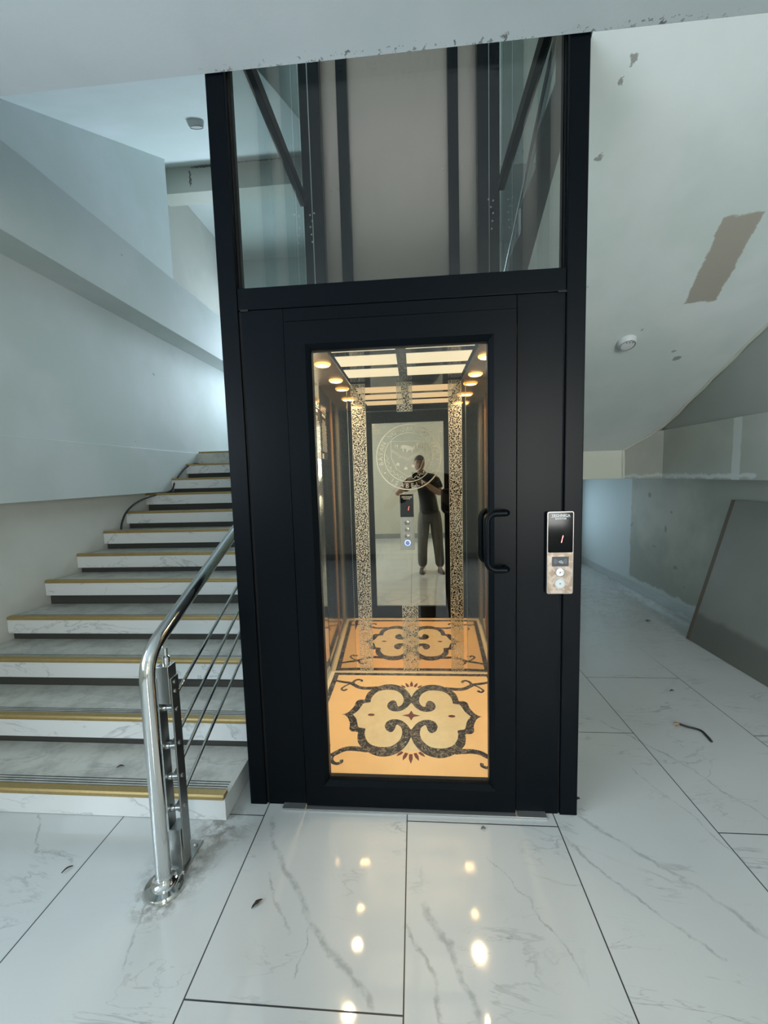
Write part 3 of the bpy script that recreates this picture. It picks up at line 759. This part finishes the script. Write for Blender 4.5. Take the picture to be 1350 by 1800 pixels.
m = MB(); one(m, .002, BWY-.0242, 1.212, .028); m.build('floor_digit', red_emit, CP)
for i, z in enumerate((1.127, 1.078, 1.030, .982)):
    o = MB().lathe([(.016, BWY-.022), (.016, BWY-.026), (.013, BWY-.028)], (-.007, 0, z), 1, 24).build('button', button_m if i < 3 else plain('button_blue', (.25, .32, .75), .3), CP, smooth='auto')
    MB().lathe([(.0205, BWY-.022), (.0205, BWY-.0245), (.017, BWY-.0245), (.017, BWY-.022)], (-.007, 0, z), 1, 28).build('button_ring', blue_emit if i == 3 else satin_m, CP, smooth='auto')
    m = MB()
    if i < 3: add_text(m, '321'[i], .013, Matrix.Translation((-.007, BWY-.0284, z-.0045)) @ FRONT)
    else:
        m.lathe([(.006, BWY-.0285), (.006, BWY-.0289), (.0045, BWY-.0289), (.0045, BWY-.0285)], (-.007, 0, z), 1, 16)
    m.build('button_mark', plastic_black if i < 3 else white_print, o)
# etched notice on the left cabin wall
NP = thing('notice_sign', 'etched notice with white company lettering on the left cabin wall', 'sign', (-.598, 1.03, 1.81))
xs = -.598
SIDE = Matrix(((0, 0, 1, 0), (1, 0, 0, 0), (0, 1, 0, 0), (0, 0, 0, 1)))       # text plane facing +x, reading along +y
def bsrf(y0, y1, z0, z1, nm, mat, x=xs, t_=.0008, mbx=None):
    mb = mbx or MB(); mb.box(x-t_, x, y0, y1, z0, z1)
    return mb if mbx else mb.build(nm, mat, NP)
bsrf(.90, 1.165, 1.585, 1.99, 'backing', plain('notice_smoke', (.10, .095, .085), .12, .6))
m = MB(); cy_ = 1.033
add_text(m, 'TECHNICA', .042, Matrix.Translation((xs+.0008, cy_, 1.94)) @ SIDE, sx=1.1)
add_text(m, 'ELEVATOR', .027, Matrix.Translation((xs+.0008, cy_, 1.898)) @ SIDE, sx=1.1)
m.box(xs, xs+.001, .91, 1.155, 1.929, 1.932)
m.build('heading', white_print, NP)
m = MB()
for i in range(22):
    z = 1.868-i*.0105; wd = .06 if i < 3 else random.uniform(.09, .118)
    m.box(xs, xs+.0008, cy_-wd, cy_+wd, z, z+.0032)
m.box(xs, xs+.0008, 1.085, 1.155, 1.592, 1.628)
m.build('small_print', plain('etched_print', (.42, .41, .38), .5), NP)

# ================================================================ CALL PANEL outside
CL = thing('call_panel', 'call panel with red floor digit and two buttons on the black lift frame', 'call panel', (.616, 0, .97))
x0, x1, z0, z1 = .566, .667, .970, 1.300; yF = -.016
def rrect(a, b, c, d, r, n=5):
    out = []
    for (cx_, cz_, s0) in ((b-r, d-r, 0), (a+r, d-r, 1), (a+r, c+r, 2), (b-r, c+r, 3)):
        for i in range(n+1):
            t = (s0+i/n)*PI/2; out.append((cx_+r*math.cos(t), cz_+r*math.sin(t)))
    return out
MB().prism(rrect(x0, x1, z0, z1, .007), 1, yF, -.0005).build('rim', plain('panel_rim', (.24, .225, .215), .3, .9), CL)
MB().prism(rrect(x0+.003, x1-.003, z0+.003, 1.137, .005), 1, yF-.0008, yF-.0001).build('lower_plate', panel_beige, CL)
MB().prism(rrect(x0+.003, x1-.003, 1.1375, z1-.003, .005), 1, yF-.0012, yF-.0001).build('display_glass', display_m, CL)
m = MB(); c_ = (x0+x1)/2; yt = yF-.0016
add_text(m, 'TECHNICA', .0118, Matrix.Translation((c_, yt, 1.281)) @ FRONT, sx=1.22); add_text(m, 'ELEVATOR', .0078, Matrix.Translation((c_, yt, 1.2695)) @ FRONT, sx=1.15)
m.box(c_-.036, c_+.036, yt-.0003, yt, 1.2785, 1.2793); m.build('lettering', white_print, CL)
m = MB(); one(m, .620, yF-.0012, 1.177, .029); m.build('floor_digit', red_emit, CL)
cr = MB().box(.585, .649, yF-.0016, yF-.0008, 1.082, 1.121).build('card_reader', plain('reader_navy', (.012, .018, .028), .3), CL)
m = MB()
for r in (.014, .019, .024):
    for s_ in (0, PI):
        vs = []; fs = []
        for i in range(9):
            a = s_-.6+1.2*i/8
            for q in (r-.0006, r+.0006): vs.append((.617+q*math.cos(a), yF-.0019, 1.102+q*.8*math.sin(a)))
        for i in range(8): fs.append((2*i, 2*i+1, 2*i+3, 2*i+2))
        m.add(vs, fs)
m.prism([(.608, 1.103), (.622, 1.107), (.630, 1.096), (.626, 1.092), (.612, 1.096)], 1, yF-.0021, yF-.0017)
m.build('card_mark', plain('grey_print', (.22, .24, .26), .5), cr)
for z, mt in ((1.058, button_m), (1.012, button_lit)):
    o = MB().lathe([(.0195, yF-.0008), (.0195, yF-.004), (.016, yF-.0055), (.015, yF-.004), (.0001, yF-.0045)], (.616, 0, z), 1, 28).build('button', mt, CL, smooth='auto')
    m = MB(); s_ = 1 if z > 1.03 else -1
    m.prism([(.612, z-.003*s_), (.620, z-.003*s_), (.616, z+.004*s_)], 1, yF-.0056, yF-.005); m.build('arrow_mark', plain('mark_grey', (.15, .16, .18), .5), o)

# ================================================================ RIGHT FLIGHT RAILING (seen through the shaft glass)
UR = thing('stair_railing', 'dark handrail on the upper right flight seen through the shaft glass', 'railing', (.85, 1.4, 2.6))
f_ = lambda y, h: (.85, y, 3.43-.527*y+h)
MB().tube([f_(.3, .72), f_(2.8, .72)], .022, 14).build('handrail', steel_m, UR, smooth='auto')
for h in (.18, .32, .46):
    MB().tube([f_(.3, h), f_(2.8, h)], .006, 10).build('rod', steel_m, UR, smooth='auto')
for y in (.6, 1.5, 2.4):
    MB().box(.835, .865, y-.003, y+.003, 3.43-.527*y-.10, 3.43-.527*y+.66).box(.835, .865, y+.027, y+.033, 3.43-.527*y-.10, 3.43-.527*y+.66).box(.837, .863, y-.004, y+.034, 3.43-.527*y+.54, 3.43-.527*y+.705).build('baluster', satin_m, UR)

# ================================================================ SMALL THINGS
def detector(loc, nrm, label):
    t = thing('smoke_detector', label, 'smoke detector', loc, None)
    a = MB().lathe([(.062, 0), (.062, .012), (.058, .018), (.056, .030), (.048, .038), (.0001, .042)], (0, 0, 0), 2, 32)
    b = MB().lathe([(.050, .0385), (.050, .041), (.046, .041), (.046, .0385)], (0, 0, 0), 2, 32)
    q = Vector(nrm).to_track_quat('Z', 'Y')
    for nm, mb, mt in (('body', a, white_plastic), ('vent_ring', b, plain('vent_grey', (.30, .31, .31), .5))):
        mb.v = [tuple(Vector(loc)+q @ Vector(v)) for v in mb.v]; mb.build(nm, mt, t, smooth='auto')
    m_ = MB()
    for k in range(3): m_.lathe([(.004, .0415), (.004, .0425)], (.02*(k-1), .030, 0), 2, 8)
    m_.v = [tuple(Vector(loc)+q @ Vector(v)) for v in m_.v]; m_.build('vent_slot', plastic_black, t)
detector((-1.553, 1.558, 3.353+.5307*1.558), (0, .47, -.88), 'round white smoke detector on the bright soffit left of the lift')
detector((1.517, 1.326, 3.0-.507*1.326), (0, -.45, -.89), 'round white smoke detector on the sloping soffit right of the lift')
# leaning board
BD = thing('leaning_board', 'large grey board with brown edge leaning against the right wall', 'board', (2.34, 1.0, 0))
def lean(x0, th, y0, y1, h):
    dx = XR-.02-2.34; up = Vector((dx, 0, h)).normalized(); nn = Vector((-up.z, 0, up.x)); L = math.hypot(dx, h)
    o0 = Vector((2.34, 0, .002))+nn*x0
    vs = []
    for t_ in (0, th):
        for (yy, l) in ((y0, 0), (y1, 0), (y1, L), (y0, L)): p_ = o0-nn*t_+up*l; vs.append((p_.x, yy, max(p_.z, .001)))
    return MB().add(vs, [(0, 1, 2, 3), (7, 6, 5, 4), (0, 4, 5, 1), (1, 5, 6, 2), (2, 6, 7, 3), (3, 7, 4, 0)])
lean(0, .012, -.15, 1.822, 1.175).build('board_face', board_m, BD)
lean(.0015, .0145, 1.822, 1.858, 1.178).build('board_edge', board_edge_m, BD)
# black cable on the stairs by the left wall
cab = [(-2.66, 1.84, 1.03), (-2.66, 1.86, 1.09), (-2.655, 1.93, 1.19), (-2.65, 2.10, 1.275), (-2.62, 2.33, 1.325), (-2.60, 2.50, 1.345), (-2.60, 2.58, 1.375), (-2.60, 2.64, 1.455), (-2.60, 2.78, 1.56), (-2.60, 2.90, 1.625), (-2.60, 3.06, 1.665), (-2.60, 3.2, 1.66)]
def sm3(pl):
    out = []; n = len(pl)
    for i in range(n-1):
        p0, p1, p2, p3 = pl[max(i-1, 0)], pl[i], pl[i+1], pl[min(i+2, n-1)]
        for t in (0, .25, .5, .75):
            out.append(tuple(.5*((2*p1[k])+(-p0[k]+p2[k])*t+(2*p0[k]-5*p1[k]+4*p2[k]-p3[k])*t*t+(-p0[k]+3*p1[k]-3*p2[k]+p3[k])*t**3) for k in range(3)))
    out.append(pl[-1]); return out
o = MB().tube(sm3(cab), .0085, 8).build('power_cable', rubber, None, smooth=True)
tag(o, 'black cable trailing over the upper stairs by the left wall', 'cable')
# wire offcut on the right floor
W = thing('wire_offcut', 'short black cable offcut lying on the right floor tiles', 'wire', (1.52, .6, 0))
MB().tube(sm3([(1.515, .632, .012), (1.545, .615, .008), (1.575, .605, .006), (1.60, .585, .006), (1.60, .545, .006), (1.592, .495, .006)]), .0055, 8).build('sheath', rubber, W, smooth=True)
for dx, dy in ((-.03, .006), (-.033, -.008), (-.02, .014)):
    MB().tube([(1.518, .631, .012), (1.518+dx*.6, .631+dy, .012), (1.518+dx, .631+dy*1.6, .009)], .0022, 6).build('copper_strand', copper_m, W)
def scrap(x, y, l, wd, rot, label, mat=leaf_m, nm='dry_leaf', cat='leaf', z0=.001):
    n = 7; vs = []; fs = []
    for i in range(n):
        t = i/(n-1); ww = wd*math.sin(PI*(t*.92+.04))*(.8+.4*random.random()); zz = z0+.005*math.sin(t*PI)
        for s_ in (-1, 0, 1):
            px, py = (t-.5)*l, s_*ww*.5; c, s2 = math.cos(rot), math.sin(rot)
            vs.append((x+px*c-py*s2, y+px*s2+py*c, zz+(.004 if s_ else 0)))
    for i in range(n-1):
        for k in (0, 1): fs.append((i*3+k, i*3+k+1, i*3+k+4, i*3+k+3))
    mb = MB().add(vs, fs); o = mb.build(nm, mat, None); sl = o.modifiers.new('thick', 'SOLIDIFY'); sl.thickness = .0015
    return tag(o, label, cat)
scrap(-.525, -.413, .040, .013, .9, 'dark dry leaf on the floor tile left of the central joint')
scrap(.300, -.083, .020, .014, .2, 'small grey-green crumb on the tile just before the lift door', plain('crumb', (.12, .13, .12), .9), 'debris_crumb', 'debris')
scrap(1.70, 1.0, .030, .012, .3, 'brown crumb on the right floor beyond the cable offcut', leaf_m, 'debris_crumb', 'debris')
scrap(.745, .085, .018, .013, .4, 'dark crumb beside the right foot of the lift frame', leaf_m, 'debris_crumb', 'debris')
scrap(2.25, 2.25, .05, .025, .3, 'brown scrap on the dusty floor near the right skirting', leaf_m, 'debris_scrap', 'debris')
scrap(-1.39, .075, .030, .010, .5, 'dry leaf lying on the lowest stair tread', leaf_m, z0=.100)
scrap(-1.30, -.33, .035, .007, 1.0, 'thin dark leaf on the floor in front of the bottom step')

# ================================================================ PHOTOGRAPHER (seen in the mirror)
skin_m = grained('skin', (.30, .165, .105), .5, 0, 90, .08, .02)
shirt_m = grained('black_shirt', (.012, .012, .014), .8, 0, 120, .2, .1)
trouser_m = grained('grey_trousers', (.105, .10, .088), .85, 0, 90, .18, .1)
shoe_m = plain('black_shoes', (.018, .018, .018), .5)
hair_m = grained('dark_hair', (.015, .012, .010), .7, 0, 200, .3, .3)
def skin_obj(name, mat, chains, parent, sub=2, root=0):
    """chains: list of lists of (x,y,z,r); chains after the first start at an index of an existing vertex: (idx, [...])"""
    vs = []; rs = []; es = []
    for st, ch in chains:
        prev = st
        for p in ch:
            vs.append(p[:3]); r_ = p[3]; rs.append(r_ if isinstance(r_, tuple) else (r_, r_)); i = len(vs)-1
            if prev is not None: es.append((prev, i))
            prev = i
    me = bpy.data.meshes.new(name); me.from_pydata(vs, es, []); me.materials.append(mat)
    o = bpy.data.objects.new(name, me); COL.objects.link(o)
    sk = o.modifiers.new('skin', 'SKIN'); sk.use_smooth_shade = True; sk.branch_smoothing = .3
    lay = me.skin_vertices[0].data if me.skin_vertices else None
    if lay is None:
        bm = bmesh.new(); bm.from_mesh(me); bm.verts.layers.skin.verify(); bm.to_mesh(me); bm.free(); lay = me.skin_vertices[0].data
    for i, r_ in enumerate(rs): lay[i].radius = r_; lay[i].use_root = (i == root)
    q = o.modifiers.new('sub', 'SUBSURF'); q.levels = sub; q.render_levels = sub
    if parent: o.parent = parent; o.matrix_parent_inverse = Matrix.Translation(-parent.location)
    return o
PX, PY = .25, -1.93
PH = thing('person', 'person in black shirt and grey trousers photographing the lift, reflected in mirror', 'person', (PX, PY, 0))
# pelvis .. spine .. neck (indices 0..5)
spine = [(.27, PY, .90, (.14, .105)), (.255, PY, 1.02, (.14, .11)), (.235, PY, 1.17, (.15, .115)), (.205, PY+.005, 1.32, (.165, .115)), (.18, PY+.01, 1.415, (.11, .09)), (.155, PY+.03, 1.49, (.052, .055)), (.145, PY+.045, 1.55, (.05, .055))]
ys = PY
def arm(sx, ex, ez, hx, hz, hy, ey):
    return [(sx, ys+.01, 1.385, .062), ((sx+ex)/2, (ys+ey)/2, (1.38+ez)/2, .053), (ex, ey, ez, .047), ((ex+hx)/2, (ey+hy)/2, (ez+hz)/2, .042), (hx+(ex-hx)*.18, hy-.05, hz-.03, .026), (hx, hy-.03, hz, .030)]
LH = (.005, -1.665, 1.375); RH = (.112, -1.665, 1.375)     # left hand (negative x) and right hand on the phone
larm = arm(.035, -.215, 1.175, -.02, 1.365, -1.655, PY+.06)
rarm = arm(.36, .43, 1.165, .145, 1.365, -1.655, PY+.07)
legs_l = [(.185, PY, .84, .085), (.165, PY+.01, .52, .060), (.160, PY+.0, .46, .056), (.155, PY-.01, .12, .038), (.155, PY-.01, .07, .04), (.150, PY+.09, .035, .032)]
legs_r = [(.355, PY, .84, .085), (.375, PY+.02, .52, .060), (.38, PY+.02, .46, .056), (.41, PY-.0, .12, .038), (.412, PY-.0, .07, .04), (.43, PY+.10, .035, .032)]
ch = [(None, spine), (4, larm), (4, rarm), (0, legs_l), (0, legs_r)]
nL = len(spine)+5; nR = nL+6
def fingers(h, s_, first):
    out = []
    for i, (dz, L_) in enumerate(((.030, .9), (.010, 1.0), (-.010, .95), (-.030, .75))):      # four fingers behind the phone edge
        x, y, z = h
        out.append((first, [(x+s_*.012, y+.010, z+dz*.8, .0095), (x-s_*.004, y+.026*L_, z+dz+.006, .0085), (x-s_*.026*L_, y+.034, z+dz+.010, .0075), (x-s_*.042*L_, y+.030, z+dz+.011, .0065)]))
    x, y, z = h
    out.append((first, [(x-s_*.004, y-.012, z-.020, .0115), (x-s_*.024, y-.018, z-.004, .010), (x-s_*.042, y-.016, z+.014, .0085)]))
    return out
ch += fingers((-.012, -1.678, 1.367), -1, nL) + fingers((.137, -1.678, 1.367), 1, nR)
skin_obj('body', skin_m, ch, PH)
# head: shaped sphere with face
def head(c, parent):
    bm = bmesh.new(); bmesh.ops.create_uvsphere(bm, u_segments=36, v_segments=28, radius=1)
    for v in bm.verts:
        x, y, z = v.co; w_ = .084*(1-.10*max(0, -z)-.14*max(0, -z)**2); dpt = .104
        v.co = Vector((x*w_, y*dpt, z*.124))
        f = max(0, y)
        if f > .2:
            v.co.y -= .010*f*(1-abs(x))*(1 if z < -.2 else 0)*.3
            nose = math.exp(-(x/.16)**2)*math.exp(-((z+.12)/.22)**2); v.co.y += .024*nose*f
            eye = math.exp(-((abs(x)-.40)/.16)**2)*math.exp(-((z-.06)/.12)**2); v.co.y -= .010*eye*f
            brow = math.exp(-((z-.24)/.10)**2)*math.exp(-(x/.6)**2); v.co.y += .005*brow*f
            chin = math.exp(-(x/.3)**2)*math.exp(-((z+.85)/.2)**2); v.co.y += .012*chin
            lip = math.exp(-(x/.28)**2)*math.exp(-((z+.47)/.07)**2); v.co.y += .006*lip*f
        v.co += Vector(c)
    me = bpy.data.meshes.new('head'); bm.to_mesh(me); bm.free(); me.materials.append(skin_m)
    for p_ in me.polygons: p_.use_smooth = True
    o = bpy.data.objects.new('head', me); COL.objects.link(o); o.parent = parent; o.matrix_parent_inverse = Matrix.Translation(-parent.location)
    c = Vector(c)
    for s_ in (-1, 1):
        m_ = MB().lathe([(.0001, -.008), (.016, -.006), (.026, 0), (.022, .006), (.0001, .008)], (0, 0, 0), 0, 14)
        m_.v = [(c.x+s_*.081+v[0], c.y-.006+v[1]*.7, c.z-.004+v[2]*1.2) for v in m_.v]; m_.build('ear', skin_m, o, smooth=True)
        m_ = MB().lathe([(.0001, .010), (.006, .008), (.010, .004), (.011, 0), (.010, -.004), (.0001, -.01)], (c.x+s_*.030, c.y+.090, c.z+.008), 1, 14)
        m_.build('eye', plain('eye_white', (.5, .5, .48), .2), o, smooth=True)
        MB().lathe([(.0001, .0112), (.0045, .0104), (.005, .0085)], (c.x+s_*.030, c.y+.090, c.z+.008), 1, 12).build('iris', plastic_black, o)
        MB().tube([(c.x+s_*.015, c.y+.102, c.z+.027), (c.x+s_*.030, c.y+.102, c.z+.031), (c.x+s_*.047, c.y+.091, c.z+.026)], .0035, 8).build('eyebrow', hair_m, o, smooth=True)
    MB().tube([(c.x-.022, c.y+.092, c.z-.058), (c.x, c.y+.101, c.z-.057), (c.x+.022, c.y+.092, c.z-.058)], [.002, .005, .002], 8).build('mouth', plain('lips', (.22, .09, .07), .5), o, smooth=True)
    # hair cap
    bm = bmesh.new(); bmesh.ops.create_uvsphere(bm, u_segments=32, v_segments=24, radius=1)
    dl = [v for v in bm.verts if (v.co.z < .36 and v.co.y > .1) or (v.co.z < -.25) or (v.co.z < .1 and v.co.y > -.15)]
    bmesh.ops.delete(bm, geom=dl, context='VERTS')
    for v in bm.verts: x, y, z = v.co; v.co = Vector((x*.0875, y*.108, z*.128))+c
    me = bpy.data.meshes.new('hair'); bm.to_mesh(me); bm.free(); me.materials.append(hair_m)
    h = bpy.data.objects.new('hair', me); COL.objects.link(h); h.parent = parent; h.matrix_parent_inverse = Matrix.Translation(-parent.location)
    sl = h.modifiers.new('t', 'SOLIDIFY'); sl.thickness = .004
    for p_ in me.polygons: p_.use_smooth = True
head((.135, PY+.065, 1.610), PH)
# clothes follow the body
g = .012
sh = [(.272, PY, .86, (.20, .165)), (.262, PY, .96, (.190, .155)), (.252, PY, 1.06, (.180, .145)), (.235, PY, 1.17, (.178, .140)), (.205, PY+.005, 1.32, (.200, .145)), (.18, PY+.01, 1.42, (.150, .115)), (.166, PY+.022, 1.475, (.072, .072))]
def slv(a, n=3, k=.55):
    p0, p1 = Vector(a[0][:3]), Vector(a[1][:3]); p2 = Vector(a[2][:3])
    q = p1.lerp(p2, .35); return [(*p0, a[0][3]+.026), (*p1, a[1][3]+.026), (*q, a[1][3]+.026)]
skin_obj('shirt', shirt_m, [(None, sh), (5, slv(larm)), (5, slv(rarm))], PH)
tr = [(.27, PY, .99, (.160, .125)), (.27, PY, .86, (.172, .135))]
tl = [(.185, PY, .80, .115), (.165, PY+.012, .52, .088), (.158, PY+.0, .44, .083), (.152, PY-.012, .20, .076), (.152, PY-.012, .055, .078)]
t2 = [(.355, PY, .80, .115), (.378, PY+.02, .52, .088), (.385, PY+.018, .44, .083), (.408, PY+.0, .20, .076), (.412, PY+.0, .055, .078)]
skin_obj('trousers', trouser_m, [(None, tr), (1, tl), (1, t2)], PH)
for x, dx in ((.153, -.01), (.414, .03)):
    m_ = MB()
    n = 12; vs = []; fs = []
    for i in range(n):
        t = i/(n-1); yy = PY-.085+.295*t; wd = .050*(math.sin(PI*min(1, t*.9+.08))**.45); hh = .105-.055*t if t < .85 else .058-.025*(t-.85)/.15
        xx = x+dx*t
        for k in range(8):
            a = PI*k/7; vs.append((xx+wd*math.cos(a), yy, max(.0, hh*math.sin(a))))
    for i in range(n-1):
        for k in range(7): fs.append((i*8+k, i*8+k+1, (i+1)*8+k+1, (i+1)*8+k))
        fs.append((i*8+7, i*8, (i+1)*8, (i+1)*8+7))
    fs += [tuple(range(8)), tuple(range((n-1)*8, n*8))]
    m_.add(vs, fs).build('shoe', shoe_m, PH, smooth=True)
# phone, lens at its upper edge
PN = thing('smartphone', 'black smartphone held up by the photographer in both hands', 'phone', (.062, -1.63, 1.33))
MB().box(.024, .100, -1.6300, -1.6215, 1.335, 1.484).build('case', plastic_black, PN, bevel=.003)
MB().box(.028, .096, -1.6308, -1.6301, 1.340, 1.479).build('screen', display_m, PN)
for x, z in ((.0449, 1.462), (.0449, 1.440), (.066, 1.451)):
    MB().lathe([(.007, -1.6215), (.007, -1.6195), (.005, -1.6195), (.004, -1.6205), (.0001, -1.6205)], (x, 0, z), 1, 16).build('lens', black_gloss, PN)
